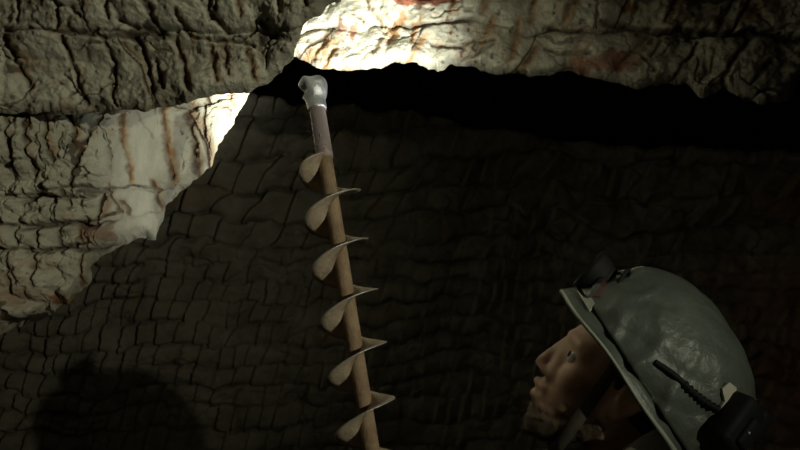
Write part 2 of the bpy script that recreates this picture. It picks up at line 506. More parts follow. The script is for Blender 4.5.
# floor and high roof of the drive
for nm, z, sgn in (('floor', 0.0, 1), ('ceiling', 5.2, -1)):
    gx, gy = np.meshgrid(np.linspace(-9, 9, 90), np.linspace(-0.9, 5.4 if z == 0 else 12.5, 70))
    x, y = gx.ravel(), gy.ravel()
    zz = z + sgn * 0.03 * fbm(x * 2, y * 2, 71, 4) - (0.035 if z == 0 else 0)
    stn = np.zeros((len(x), 3))
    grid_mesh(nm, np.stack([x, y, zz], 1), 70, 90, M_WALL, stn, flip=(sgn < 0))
#__OBJECTS__
# ------------------------------------------------------------------ solid modelling helpers
def xf(bm, verts, m):
    bmesh.ops.transform(bm, matrix=m, verts=verts)


def add_ball(bm, c, r, rot=None, seg=20, rings=12):
    r = (r, r, r) if not hasattr(r, '__len__') else r
    m = Matrix.Translation(Vector(c)) @ (rot.to_4x4() if rot is not None else Matrix()) @ Matrix.Diagonal((*r, 1))
    bmesh.ops.create_uvsphere(bm, u_segments=seg, v_segments=rings, radius=1, matrix=m)


def add_cap(bm, p0, r0, p1, r1, seg=16):
    """tapered limb with round ends"""
    p0, p1 = Vector(p0), Vector(p1)
    ax = p1 - p0
    L = ax.length
    q = ax.to_track_quat('Z', 'Y').to_matrix().to_4x4()
    rings = []
    for k in range(5):
        a = -math.pi / 2 + k * math.pi / 8
        rings.append((r0 * math.sin(a), r0 * math.cos(a)))
    for k in range(5):
        a = k * math.pi / 8
        rings.append((L + r1 * math.sin(a), r1 * math.cos(a)))
    m = Matrix.Translation(p0) @ q
    grid = []
    for z, r in rings:
        r = max(r, 1e-5)
        grid.append([bm.verts.new(m @ Vector((r * math.cos(2 * math.pi * j / seg), r * math.sin(2 * math.pi * j / seg), z))) for j in range(seg)])
    for a, b in zip(grid, grid[1:]):
        for j in range(seg):
            bm.faces.new((a[j], a[(j + 1) % seg], b[(j + 1) % seg], b[j]))
    bm.faces.new(grid[0][::-1])
    bm.faces.new(grid[-1])


def chain(bm, pts, seg=16):
    for a, b in zip(pts, pts[1:]):
        add_cap(bm, a[0], a[1], b[0], b[1], seg)


def add_tube(bm, pts, r, seg=12, caps=True):
    pts = [Vector(p) for p in pts]
    up = None
    rings = []
    for i, p in enumerate(pts):
        t = (pts[min(i + 1, len(pts) - 1)] - pts[max(i - 1, 0)]).normalized()
        if up is None:
            up = t.orthogonal().normalized()
        up = (up - t * up.dot(t)).normalized()
        s = t.cross(up)
        ri = r[i] if hasattr(r, '__len__') else r
        rings.append([bm.verts.new(p + (up * math.cos(2 * math.pi * j / seg) + s * math.sin(2 * math.pi * j / seg)) * ri) for j in range(seg)])
    for a, b in zip(rings, rings[1:]):
        for j in range(seg):
            bm.faces.new((a[j], a[(j + 1) % seg], b[(j + 1) % seg], b[j]))
    if caps:
        bm.faces.new(rings[0][::-1])
        bm.faces.new(rings[-1])


def add_box(bm, c, size, rot=None, bevel=0.0):
    m = Matrix.Translation(Vector(c)) @ (rot.to_4x4() if rot is not None else Matrix()) @ Matrix.Diagonal((*size, 1))
    r = bmesh.ops.create_cube(bm, size=1, matrix=m)
    if bevel:
        es = list({e for v in r['verts'] for e in v.link_edges})
        bmesh.ops.bevel(bm, geom=es, offset=bevel, segments=2, affect='EDGES', profile=0.5)


def spline(pts, n):
    """Catmull-Rom through pts"""
    pts = [Vector(p) for p in pts]
    out = []
    m = len(pts) - 1
    for i in range(n):
        s = i / (n - 1) * m
        k = min(int(s), m - 1)
        t = s - k
        p0, p1, p2, p3 = pts[max(k - 1, 0)], pts[k], pts[k + 1], pts[min(k + 2, m)]
        out.append(0.5 * ((2 * p1) + (p2 - p0) * t + (2 * p0 - 5 * p1 + 4 * p2 - p3) * t * t + (3 * p1 - p0 - 3 * p2 + p3) * t ** 3))
    return out


def fuse(name, bm, voxel, mat, parent=None, smooth=6):
    """one continuous skin over overlapping volumes"""
    o = mesh_obj(name, bm)
    md = o.modifiers.new('skin', 'REMESH')
    md.mode = 'VOXEL'
    md.voxel_size = voxel
    if smooth:
        s = o.modifiers.new('soft', 'SMOOTH')
        s.iterations = smooth
        s.factor = 0.5
    me = bpy.data.meshes.new_from_object(o.evaluated_get(bpy.context.evaluated_depsgraph_get()))
    o.modifiers.clear()
    old = o.data
    o.data = me
    bpy.data.meshes.remove(old)
    me.name = name
    me.materials.clear()
    me.materials.append(mat)
    me.polygons.foreach_set('use_smooth', [True] * len(me.polygons))
    o.parent = parent
    return o


def plain(name, col, rough=0.6, metal=0.0, spec=0.5, var=0.25, scale=30, bstr=0.0, bdist=0.002, bscale=120):
    m, nt, b = new_mat(name)
    n = noise_node(nt, scale, 5, 0.65)
    lo = tuple(c * (1 - var) for c in col)
    hi = tuple(min(1, c * (1 + var)) for c in col)
    nt.links.new(ramp(nt, n.outputs[0], [(0.3, lo), (0.7, hi)]), b.inputs['Base Color'])
    b.inputs['Roughness'].default_value = rough
    b.inputs['Metallic'].default_value = metal
    b.inputs['Specular IOR Level'].default_value = spec
    if bstr:
        n2 = noise_node(nt, bscale, 5, 0.7)
        bump(nt, b, n2.outputs[0], bstr, bdist)
    return m


M_SKIN = plain('skin', (0.47, 0.30, 0.205), 0.6, spec=0.3, var=0.15, scale=25, bstr=0.3, bdist=0.001, bscale=300)
_nt = M_SKIN.node_tree
_b = _nt.nodes['Principled BSDF']
_src = _b.inputs['Base Color'].links[0].from_socket
_at = _nt.nodes.new('ShaderNodeAttribute')
_at.attribute_name = 'stubble'
_nt.links.new(mixc(_nt, _at.outputs['Fac'], _src, (0.11, 0.075, 0.046)), _b.inputs['Base Color'])
M_BEARD = plain('beard_hair', (0.10, 0.068, 0.042), 0.85, var=0.3, scale=260, bstr=0.6, bdist=0.003, bscale=350)
M_HAIR = plain('dark_hair', (0.022, 0.015, 0.011), 0.75, var=0.5, scale=250, bstr=0.9, bdist=0.003, bscale=300)
M_SHIRT = plain('grey_work_shirt', (0.30, 0.29, 0.25), 0.9, spec=0.1, var=0.2, scale=20, bstr=0.4, bdist=0.003, bscale=70)
M_TROUSER = plain('dark_work_trousers', (0.035, 0.036, 0.04), 0.9, spec=0.1, bstr=0.4, bscale=60)
M_BOOT = plain('brown_boot_leather', (0.09, 0.055, 0.03), 0.7, bstr=0.3)
M_BLACK = plain('black_rubber', (0.011, 0.011, 0.011), 0.7, spec=0.3, var=0.4, bstr=0.4, bscale=150)
M_STRAP = plain('dusty_webbing', (0.075, 0.066, 0.048), 0.8, var=0.3, bstr=0.6, bscale=400)
M_EYE = plain('eye', (0.55, 0.52, 0.47), 0.2, var=0.03)
M_SHELL = plain('pale_helmet_plastic', (0.42, 0.45, 0.36), 0.5, var=0.2, scale=40, bstr=0.2)
M_LENS = plain('lamp_lens', (0.5, 0.5, 0.48), 0.1, var=0.02)
M_STICKER = plain('torn_white_sticker', (0.62, 0.60, 0.48), 0.7, var=0.15, scale=60)
M_REDMARK = plain('faded_red_patch', (0.13, 0.07, 0.058), 0.7, var=0.3)
M_STEEL = plain('worn_bright_steel', (0.74, 0.76, 0.80), 0.36, metal=0.75, var=0.25, scale=60, bstr=0.7, bdist=0.003, bscale=110)


def tape_material():
    m, nt, b = new_mat('grey_tape')
    n = noise_node(nt, 14, 5, 0.6)
    c = ramp(nt, n.outputs[0], [(0.3, (0.085, 0.100, 0.083)), (0.7, (0.135, 0.155, 0.128))])
    nt.links.new(c, b.inputs['Base Color'])
    n2 = noise_node(nt, 35, 4, 0.6)
    r = ramp(nt, n2.outputs[0], [(0.35, (0.36,) * 3), (0.7, (0.56,) * 3)])
    nt.links.new(r, b.inputs['Roughness'])
    b.inputs['Specular IOR Level'].default_value = 0.6
    vt = nt.nodes.new('ShaderNodeTexVoronoi')
    vt.inputs['Scale'].default_value = 55
    t = nt.nodes.new('ShaderNodeTexCoord')
    nz = noise_node(nt, 30, 3)
    ad = nt.nodes.new('ShaderNodeMix')
    ad.data_type = 'RGBA'
    ad.inputs[0].default_value = 0.08
    nt.links.new(t.outputs['Object'], ad.inputs[6])
    nt.links.new(nz.outputs['Color'], ad.inputs[7])
    nt.links.new(ad.outputs[2], vt.inputs['Vector'])
    n3 = noise_node(nt, 70, 5, 0.65)
    mx = nt.nodes.new('ShaderNodeMath')
    mx.operation = 'MULTIPLY_ADD'
    mx.inputs[1].default_value = 0.5
    nt.links.new(vt.outputs['Distance'], mx.inputs[0])
    nt.links.new(n3.outputs[0], mx.inputs[2])
    bump(nt, b, mx.outputs[0], 0.40, 0.003)
    return m


M_TAPE = tape_material()


def clay_coat(name, clay, under, lo, hi, metal=0.0, rough=0.8):
    m, nt, b = new_mat(name)
    n = noise_node(nt, 45, 6, 0.7)
    fac = ramp(nt, n.outputs[0], [(lo, (0, 0, 0)), (hi, (1, 1, 1))])
    n2 = noise_node(nt, 160, 4, 0.7)
    cl = ramp(nt, n2.outputs[0], [(0.3, tuple(0.75 * q for q in clay)), (0.7, clay)])
    nt.links.new(mixc(nt, fac, under, cl), b.inputs['Base Color'])
    b.inputs['Roughness'].default_value = rough
    if metal:
        inv = nt.nodes.new('ShaderNodeMath')
        inv.operation = 'MULTIPLY_ADD'
        inv.inputs[1].default_value = -metal
        inv.inputs[2].default_value = metal
        nt.links.new(fac, inv.inputs[0])
        nt.links.new(inv.outputs[0], b.inputs['Metallic'])
        rr = nt.nodes.new('ShaderNodeMath')
        rr.operation = 'MULTIPLY_ADD'
        rr.inputs[1].default_value = 0.45
        rr.inputs[2].default_value = 0.35
        nt.links.new(fac, rr.inputs[0])
        nt.links.new(rr.outputs[0], b.inputs['Roughness'])
    bump(nt, b, n2.outputs[0], 0.6, 0.003)
    return m


M_FLIGHT = clay_coat('clay_dusted_flight', (0.57, 0.465, 0.335), (0.30, 0.225, 0.16), 0.2, 0.5)
M_TUBE = clay_coat('clay_dusted_tube', (0.46, 0.335, 0.205), (0.25, 0.155, 0.095), 0.3, 0.65)
M_NECK = clay_coat('bare_steel_tube', (0.55, 0.45, 0.36), (0.36, 0.29, 0.285), 0.55, 0.72, metal=0.1, rough=0.5)

# ------------------------------------------------------------------ the auger
A_TOP = P(312.0, 76, 1.17)
A_LOW = P(371.6, 450, 1.0)
ax_dn = (A_LOW - A_TOP).normalized()
A_UP = -ax_dn
A_LEN = 1.00
A_BASE = A_TOP + ax_dn * A_LEN
az = A_UP
ay = (P(350, 200, 2.0) - P(350, 200, 1.0))
ay = (ay - az * ay.dot(az)).normalized()         # away from the viewer
ax_ = ay.cross(az).normalized()
AM = Matrix.Translation(A_BASE) @ Matrix((ax_, ay, az)).transposed().to_4x4()
auger = thing('auger', 'long steel screw auger drill with clay dusted flights, held up to the roof', 'auger', mat4=AM)


def alocal(o):
    o.parent = auger
    return o


def px2z(py):
    """height on the auger of an image row"""
    lo, hi = 0.0, A_LEN
    for _ in range(40):
        z = (lo + hi) / 2
        q = R3.transposed() @ (A_BASE + A_UP * z - CAM)
        if 225 - F * q.z / q.y > py:
            lo = z
        else:
            hi = z
    return z


TR = 0.0096
# tube: clayed lower length and bare upper length
bm = bmesh.new()
zt = px2z(157)
add_tube(bm, [(0, 0, z) for z in np.linspace(0.0, zt, 30)], TR, 28)
mesh_obj('tube', bm, M_TUBE, auger)
bm = bmesh.new()
z0, z1 = px2z(158), px2z(103)
add_tube(bm, [(0, 0, z) for z in np.linspace(z0, z1, 10)], [0.0112 - 0.0006 * t for t in np.linspace(0, 1, 10)], 28)
for a, zz, rr in ((4.6, px2z(139), .0016), (5.1, px2z(149), .0013), (3.9, px2z(146), .0012), (4.9, px2z(153), .0016)):
    add_ball(bm, (math.cos(a) * .0108, math.sin(a) * .0108, zz), (rr, rr, rr * 1.4), seg=8, rings=6)
mesh_obj('neck', bm, M_NECK, auger)
# cutting head: flared collar with a hooked, notched rim
bm = bmesh.new()
zb, ztop = px2z(110), px2z(82)
H = ztop - zb
nseg, prof = 64, []
for k in range(17):
    t = k / 16
    r = 0.0122 + 0.0056 * sstep(0.25, 0.62, t) + 0.0008 * math.sin(t * 9) - 0.0008 * sstep(.8, 1, t)
    prof.append((t, float(r)))


def rim(a):
    # a: angle, 0 = right, -90 deg = toward the viewer, 180 = left
    dlt = (math.degrees(a) - 205 + 540) % 360 - 180
    d2 = (math.degrees(a) - 232 + 540) % 360 - 180
    d3 = (math.degrees(a) - 60 + 540) % 360 - 180
    return 1 + 0.05 * math.exp(-(d2 / 16) ** 2) - 0.18 * math.exp(-(d3 / 40) ** 4) + 0.02 * math.sin(5 * a)


outer, inner = [], []
for t, r in prof:
    ro, ri = [], []
    for j in range(nseg):
        a = 2 * math.pi * j / nseg
        tt = t * rim(a)
        dl_ = (math.degrees(a) - 190 + 540) % 360 - 180
        bite = 1 - 0.62 * math.exp(-((t - 0.70) / 0.13) ** 4) * math.exp(-(dl_ / 42) ** 4)
        fl = 1 + 0.14 * t * math.exp(-(((math.degrees(a) - 190 + 540) % 360 - 180) / 40) ** 2)
        fl *= bite
        ro.append(bm.verts.new((r * fl * math.cos(a), r * fl * math.sin(a), zb + H * tt)))
        q = max(r * fl - 0.0026, 0.003)
        ri.append(bm.verts.new((q * math.cos(a), q * math.sin(a), zb + H * max(tt, 0.02))))
    outer.append(ro)
    inner.append(ri)
for rows_, rev in ((outer, False), (inner, True)):
    for a, b in zip(rows_, rows_[1:]):
        for j in range(nseg):
            f = (a[j], a[(j + 1) % nseg], b[(j + 1) % nseg], b[j])
            bm.faces.new(f[::-1] if rev else f)
for j in range(nseg):
    bm.faces.new((outer[-1][j], outer[-1][(j + 1) % nseg], inner[-1][(j + 1) % nseg], inner[-1][j]))
    bm.faces.new((outer[0][(j + 1) % nseg], outer[0][j], inner[0][j], inner[0][(j + 1) % nseg]))
ch_ = mesh_obj('cutting_head', bm, M_STEEL, auger)
ch_['label'] = 'bright worn steel cutting head with a notched rim'

# the helical flight, one continuous ribbon of steel
PITCH_F = (px2z(192) - px2z(400)) / 4
zr = px2z(192)                                   # a right-hand tip (angle 0)
a1 = 2 * math.pi + 1.5 * math.pi + 0.1           # ends at the front of the tube just under the bare neck
a0 = -2 * math.pi * 6.6
n = 760
bm = bmesh.new()
ringv = []
for i in range(n):
    t = i / (n - 1)
    a = a0 + (a1 - 0.0 - 2 * math.pi - a0) * t + 0.0
    z = zr + PITCH_F * a / (2 * math.pi)
    R = 0.0385 + 0.0009 * math.sin(a * 1.3) + 0.0006 * math.sin(a * 3.1 + 1)
    endt = min(1, (a1 - 2 * math.pi - a) / 1.15)
    R = TR + (R - TR) * (0.25 + 0.75 * math.sin(max(endt, 0) * math.pi / 2))
    R = TR + (R - TR) * min(1, (a - a0) / 0.8 + 0.1)
    c, s = math.cos(a), math.sin(a)
    sec = []
    cup = 0.0035
    for q, (rr, th) in enumerate(((TR * 0.9, .0016), (TR + (R - TR) * .35, .0014), (TR + (R - TR) * .7, .0012), (R, .0006))):
        u_ = (rr - TR) / (R - TR)
        sec.append((rr, z - cup * u_ * u_ + th))
    bot = [(rr, zz - 2 * th) for (rr, zz), th in zip(sec, (.0016, .0014, .0012, .0006))][::-1]
    ringv.append([bm.verts.new((rr * c, rr * s, zz)) for rr, zz in sec + bot])
m_ = len(ringv[0])
for a, b in zip(ringv, ringv[1:]):
    for j in range(m_):
        bm.faces.new((a[j], a[(j + 1) % m_], b[(j + 1) % m_], b[j]))
bm.faces.new(ringv[0])
bm.faces.new(ringv[-1][::-1])
bmesh.ops.recalc_face_normals(bm, faces=bm.faces)
fl = mesh_obj('flight', bm, M_FLIGHT, auger)
fl['label'] = 'helical screw flight coated in pale clay'
# polished outer edge of the flight
bm = bmesh.new()
pts = []
for i in range(620):
    a = a0 + 1.0 + (a1 - 2 * math.pi - 1.6 - a0 - 1.0) * i / 619
    z = zr + PITCH_F * a / (2 * math.pi)
    R = 0.0385 + 0.0009 * math.sin(a * 1.3) + 0.0006 * math.sin(a * 3.1 + 1)
    pts.append((R * math.cos(a), R * math.sin(a), z - 0.0035))
add_tube(bm, pts, 0.0006, 6)
fe = mesh_obj('flight_edge', bm, M_STEEL, auger)
fe['label'] = 'thin polished edge of the flight'

# ------------------------------------------------------------------ the man
HC = P(620, 381, 1.22)
HP, HY = math.radians(29), math.radians(9)
hf = R3 @ Vector((-math.cos(HP) * math.cos(HY), math.cos(HP) * math.sin(HY), math.sin(HP)))
hs = R3 @ Vector((-math.sin(HY), -math.cos(HY), 0))        # his left, towards the viewer
hu = hs.cross(hf) * -1
if hu.z < 0:
    hu = -hu
HM = Matrix((hf, hs, hu)).transposed()


def hp(f, s, u):
    return HC + HM @ Vector((f, s, u))


person = thing('person', 'bearded man with a chin strap looking up at the auger, seen in profile', 'person', loc=(HC.x + 0.06, HC.y, 0.0))
PO = Vector(person.location)
bm = bmesh.new()


def hb(f, s, u, r):
    rr = (r, r, r) if not hasattr(r, '__len__') else r
    add_ball(bm, hp(f, s, u) - PO, rr, HM, 24, 16)


def hcap(a, ra, b, rb, seg=14):
    add_cap(bm, hp(*a) - PO, ra, hp(*b) - PO, rb, seg)


# head
hb(-0.015, 0, 0.035, (0.096, 0.076, 0.098))
hb(0.026, 0, 0.012, (0.067, 0.066, 0.075))
hb(0.032, 0, -0.042, (0.060, 0.062, 0.066))
hb(0.052, 0, -0.082, (0.040, 0.040, 0.034))
hcap((0.066, -0.008, -0.106), 0.020, (0.066, 0.008, -0.106), 0.020)
for s in (-1, 1):
    hcap((-0.002, s * .060, -0.062), 0.016, (0.060, s * .020, -0.104), 0.017)     # jaw line
    hcap((-0.005, s * .064, -0.02), 0.014, (-0.002, s * .060, -0.062), 0.016)
    hb(0.054, s * .038, -0.028, (0.030, 0.025, 0.028))
    hcap((0.084, s * .010, 0.004), 0.0125, (0.084, s * .018, -0.036), 0.014)                            # cheekbone
    hcap((0.086, s * .012, 0.024), 0.010, (0.074, s * .046, 0.020), 0.009)        # brow
    hcap((0.083, s * .020, 0.012), 0.0050, (0.066, s * .048, 0.008), 0.0058)          # lids
    hcap((0.080, s * .020, -0.012), 0.0050, (0.066, s * .047, -0.010), 0.0058)
    hb(0.060, s * .046, 0.016, (0.018, 0.014, 0.016))
    hb(0.098, s * .012, -0.037, (0.010, 0.008, 0.008))                            # nostril wing
    # ear: rim, lobe, bowl
    er = [(-0.004, s * .076, -0.026), (0.004, s * .079, -0.006), (0.0, s * .084, 0.016), (-0.014, s * .089, 0.024), (-0.027, s * .090, 0.014),
          (-0.028, s * .087, -0.006), (-0.018, s * .081, -0.024), (-0.008, s * .078, -0.034)]
    for a, b in zip(er, er[1:]):
        hcap(a, 0.0048, b, 0.0048, 8)
    hcap(er[-1], 0.007, er[0], 0.006, 8)
    hb(-0.012, s * .076, -0.004, (0.017, 0.006, 0.026))
hcap((0.088, 0, 0.016), 0.009, (0.107, 0, -0.027), 0.0095)                        # nose
hb(0.107, 0, -0.032, (0.0105, 0.0115, 0.0095))
hcap((0.088, -.020, -0.060), 0.0060, (0.1005, 0, -0.058), 0.0068)                   # lips
hcap((0.088, .020, -0.060), 0.0060, (0.1005, 0, -0.058), 0.0068)
hcap((0.084, -.018, -0.076), 0.0062, (0.0965, 0, -0.0775), 0.0072)
hcap((0.084, .018, -0.076), 0.0062, (0.0965, 0, -0.0775), 0.0072)
# neck
nb = Vector((HC.x + 0.025, HC.y + 0.01, 1.49))
chain(bm, [(hp(-0.03, 0, -0.055) - PO, 0.058), (nb - PO, 0.062)], 20)
# trunk, shoulders, arms, legs
bs = Vector((-0.31, -0.95, 0)).normalized()      # his left
bf = Vector((-0.95, 0.31, 0)).normalized()       # his front
sh = {s: nb + bs * (s * 0.185) + Vector((0, 0, -0.06)) - bf * 0.01 for s in (-1, 1)}
hip = Vector((HC.x + 0.085, HC.y, 0.93))
lp = lambda v: Vector(v) - PO
for s in (-1, 1):
    add_cap(bm, lp(nb + Vector((0, 0, 0.01))), 0.055, lp(sh[s]), 0.060)
    add_cap(bm, lp(sh[s] - bs * s * 0.07), 0.085, lp(hip + bs * s * 0.07 + Vector((0, 0, .16))), 0.095)
    add_cap(bm, lp(hip + bs * s * 0.06 + Vector((0, 0, .12))), 0.095, lp(hip + bs * s * 0.085), 0.10)
add_cap(bm, lp(nb + Vector((0, 0, -0.14)) - bf * 0.01), 0.11, lp(hip + Vector((0, 0, .02))), 0.105)
feet = {}
for s in (-1, 1):
    knee = hip + bs * s * 0.12 + bf * 0.05 + Vector((0, 0, -0.44))
    ank = hip + bs * s * 0.135 + bf * (-0.02) + Vector((0, 0, -0.83))
    feet[s] = ank
    chain(bm, [(lp(hip + bs * s * 0.095), 0.088), (lp(knee), 0.060), (lp(knee + (ank - knee) * .3 - bf * .012), 0.058), (lp(ank), 0.043)])
    add_cap(bm, lp(ank + Vector((0, 0, -0.05)) - bf * .02), 0.038, lp(ank + bf * 0.15 + Vector((0, 0, -0.062))), 0.030)
# arms reach forward to the auger below the frame; the fingers close round the tube
grip = {1: A_BASE + A_UP * 0.27, -1: A_BASE + A_UP * 0.12}
wrists, elbows = {}, {}
for s in (-1, 1):
    g = grip[s]
    toward = (sh[s] - g)
    toward = (toward - A_UP * toward.dot(A_UP)).normalized()
    side = A_UP.cross(toward).normalized() * s
    wr = g + toward * 0.085 + side * 0.035
    el = (sh[s] + wr) * 0.5 + bs * s * 0.08 - bf * 0.07 + Vector((0, 0, -0.11))
    wrists[s], elbows[s] = wr, el
    chain(bm, [(lp(sh[s]), 0.056), (lp(sh[s] + (el - sh[s]) * .5), 0.048), (lp(el), 0.041), (lp(el + (wr - el) * .35), 0.041), (lp(wr), 0.027)])
    palm_in = g + side * (TR + 0.016) + toward * 0.012
    for k in range(4):
        o_ = A_UP * (0.030 - 0.0195 * k)
        kn = palm_in + o_ + toward * 0.002
        add_cap(bm, lp(wr + o_ * 0.5), 0.017, lp(kn), 0.0125, 10)
        ln = (0.95, 1.05, 1.0, 0.82)[k]
        rad = TR + 0.0105
        seq = []
        for q in range(5):
            an = q * 0.62 * ln
            dirv = side * math.cos(an) - toward * math.sin(an)
            seq.append((lp(g + o_ + dirv * rad), 0.0092 - 0.0006 * q))
        chain(bm, [(lp(kn), 0.0115)] + seq, 10)
    th = [(lp(wr + toward * -0.02 + A_UP * 0.022), 0.016), (lp(g + toward * (TR + .018) + A_UP * 0.046 + side * .012), 0.0125),
          (lp(g + toward * (TR + .010) - side * 0.008 + A_UP * 0.050), 0.0105), (lp(g - side * (TR + .008) + toward * .008 + A_UP * 0.050), 0.0092)]
    chain(bm, th, 10)
body = fuse('body', bm, 0.0036, M_SKIN, person, 9)

# eyes and lids
for s in (-1, 1):
    bm = bmesh.new()
    add_ball(bm, hp(0.0725, s * 0.0335, 0.0) - PO, 0.0118, HM)
    eb = mesh_obj('eye', bm, M_EYE, person)
    bm = bmesh.new()
    add_ball(bm, hp(0.0832, s * 0.0345, 0.002) - PO, (0.0022, 0.0052, 0.0050), HM, 12, 8)
    mesh_obj('iris', bm, M_HAIR, eb)

# beard: short hair standing off the skin of jaw, chin and upper lip
bme = body.data
nv = len(bme.vertices)
co = np.empty(nv * 3)
bme.vertices.foreach_get('co', co)
no = np.empty(nv * 3)
bme.vertices.foreach_get('normal', no)
co, no = co.reshape(-1, 3), no.reshape(-1, 3)
q = (co + np.array(PO) - np.array(HC)) @ np.array(HM)
f_, s_, u_ = q[:, 0], np.abs(q[:, 1]), q[:, 2]
wob = 0.005 * fbm(q[:, 0] * 110 + q[:, 1] * 61, q[:, 2] * 110 + q[:, 1] * 47, 5, 3)
line = np.interp(f_, [0.0, 0.03, 0.06, 0.085, 0.12], [-0.045, -0.066, -0.078, -0.083, -0.080])
m1 = sstep(0.0, 0.018, line - u_ + wob) * sstep(-0.004, 0.010, f_ + wob) * sstep(-0.150, -0.128, u_ + 0.5 * wob) * sstep(0.0, 0.02, f_ - 0.012 + (u_ + 0.115) * 0.5)
m2 = sstep(0.082, 0.088, f_) * sstep(0.0, 0.006, 0.0060 - np.abs(u_ + 0.0515) + 0.3 * wob) * (s_ < 0.026)
msk = m1 * (f_ < 0.14) * (f_ > -0.02) * (s_ < 0.09) * (u_ > -0.16) * (u_ < -0.03)
nap = fbm(q[:, 0] * 190 + q[:, 1] * 120, q[:, 2] * 190 - q[:, 1] * 90, 6, 3)
newco = co + no * (msk * (0.0060 + 0.0022 * nap) + 0.0002)[:, None]
stub = sstep(-0.016, 0.010, line - u_ + 1.5 * wob) * sstep(-0.014, 0.016, f_ + wob) * sstep(-0.160, -0.125, u_)
stub = np.maximum(stub, 0.55 * sstep(0.075, 0.090, f_) * sstep(-0.002, 0.007, 0.0075 - np.abs(u_ + 0.0505)) * (s_ < 0.028))
stub = stub * (f_ < 0.14) * (s_ < 0.09) * (u_ > -0.17) * (u_ < -0.02) * 0.9
att = bme.attributes.new('stubble', 'FLOAT', 'POINT')
att.data.foreach_set('value', stub.astype(np.float32))
vid = {}
bm = bmesh.new()
for pl in bme.polygons:
    ids = list(pl.vertices)
    if all(msk[k] > 0.04 for k in ids):
        for k in ids:
            if k not in vid:
                vid[k] = bm.verts.new(newco[k])
        bm.faces.new([vid[k] for k in ids])
mesh_obj('beard', bm, M_BEARD, person)
# hair below the helmet at the nape
bm = bmesh.new()
hb(-0.052, 0, 0.010, (0.070, 0.0745, 0.080))
for s in (-1, 1):
    hcap((-0.062, s * .040, -0.02), 0.028, (-0.074, s * .028, -0.075), 0.018)
    hcap((0.014, s * .070, 0.020), 0.009, (0.011, s * .069, -0.002), 0.006)
mesh_hair = fuse('hair', bm, 0.004, M_HAIR, person, 4)
# shirt: follows trunk and arms a centimetre off the skin
bm = bmesh.new()
for s in (-1, 1):
    add_cap(bm, lp(nb + Vector((0, 0, -0.02))), 0.066, lp(sh[s]), 0.072)
    add_cap(bm, lp(sh[s] - bs * s * 0.07), 0.100, lp(hip + bs * s * 0.07 + Vector((0, 0, .16))), 0.112)
    add_cap(bm, lp(hip + bs * s * 0.06 + Vector((0, 0, .12))), 0.112, lp(hip + bs * s * 0.075 + Vector((0, 0, .03))), 0.118)
    chain(bm, [(lp(sh[s]), 0.070), (lp(sh[s] + (elbows[s] - sh[s]) * .5), 0.062), (lp(elbows[s]), 0.054),
               (lp(elbows[s] + (wrists[s] - elbows[s]) * .7), 0.043)])
add_cap(bm, lp(nb + Vector((0, 0, -0.14)) - bf * 0.01), 0.128, lp(hip + Vector((0, 0, .05))), 0.124)
shirt = fuse('shirt', bm, 0.007, M_SHIRT, person, 4)
# turned-up collar round the neck
bm = bmesh.new()
nseg, rws = 48, []
cdir = (hp(-0.03, 0, -0.055) - nb).normalized()
cx_ = (bf - cdir * bf.dot(cdir)).normalized()
cy_ = cdir.cross(cx_)
for (hgt, r, wv) in ((-0.03, 0.082, 0), (0.02, 0.078, 0.002), (0.055, 0.079, .003), (0.075, 0.083, .004), (0.070, 0.090, .004), (0.03, 0.095, .003), (0.0, 0.100, .003)):
    row = []
    for j in range(nseg):
        a = 2 * math.pi * j / nseg
        back = 0.5 - 0.5 * math.cos(a)              # 0 at the front, 1 at the back
        h = hgt * (0.45 + 0.75 * back) if hgt > 0 else hgt
        r2 = r + wv * math.sin(5 * a + hgt * 40)
        row.append(bm.verts.new(lp(nb + cx_ * r2 * math.cos(a) + cy_ * r2 * math.sin(a) + cdir * (h + 0.01))))
    rws.append(row)
for a, b in zip(rws, rws[1:]):
    for j in range(nseg):
        bm.faces.new((a[j], a[(j + 1) % nseg], b[(j + 1) % nseg], b[j]))
bmesh.ops.recalc_face_normals(bm, faces=bm.faces)
mesh_obj('collar', bm, M_SHIRT, shirt)
# trousers and boots
bm = bmesh.new()
for s in (-1, 1):
    ank = feet[s]
    knee = hip + bs * s * 0.12 + bf * 0.05 + Vector((0, 0, -0.44))
    chain(bm, [(lp(hip + bs * s * 0.085), 0.112), (lp(knee), 0.076), (lp(ank + Vector((0, 0, .06))), 0.062)])
add_cap(bm, lp(hip + bs * -0.05 + Vector((0, 0, .03))), 0.112, lp(hip + bs * 0.05 + Vector((0, 0, .03))), 0.112)
fuse('trousers', bm, 0.008, M_TROUSER, person, 3)
for s in (-1, 1):
    bm = bmesh.new()
    ank = feet[s]
    add_cap(bm, lp(ank + Vector((0, 0, .10))), 0.056, lp(ank + Vector((0, 0, -.04))), 0.055)
    add_cap(bm, lp(ank + Vector((0, 0, -0.05)) - bf * .03), 0.049, lp(ank + bf * 0.16 + Vector((0, 0, -0.058))), 0.041)
    fuse('boot', bm, 0.006, M_BOOT, person, 3)

# ------------------------------------------------------------------ the helmet
TP, TY = math.radians(57), math.radians(10.5)
tf = R3 @ Vector((-math.cos(TP) * math.cos(TY), math.cos(TP) * math.sin(TY), math.sin(TP)))
ts = R3 @ Vector((-math.sin(TY), -math.cos(TY), 0))
tu = tf.cross(ts)
if tu.dot(R3 @ Vector((1, 0, 0))) < 0:
    tu = -tu
HO = P(635.5, 378.5, 1.20)
TM = Matrix.Translation(HO) @ Matrix((tf, ts, tu)).transposed().to_4x4()
helmet = thing('helmet', 'miner safety helmet wrapped in crinkled grey tape, worn tilted back by the man', 'helmet', mat4=TM)
HA, HBW, HH = 0.149, 0.116, 0.142


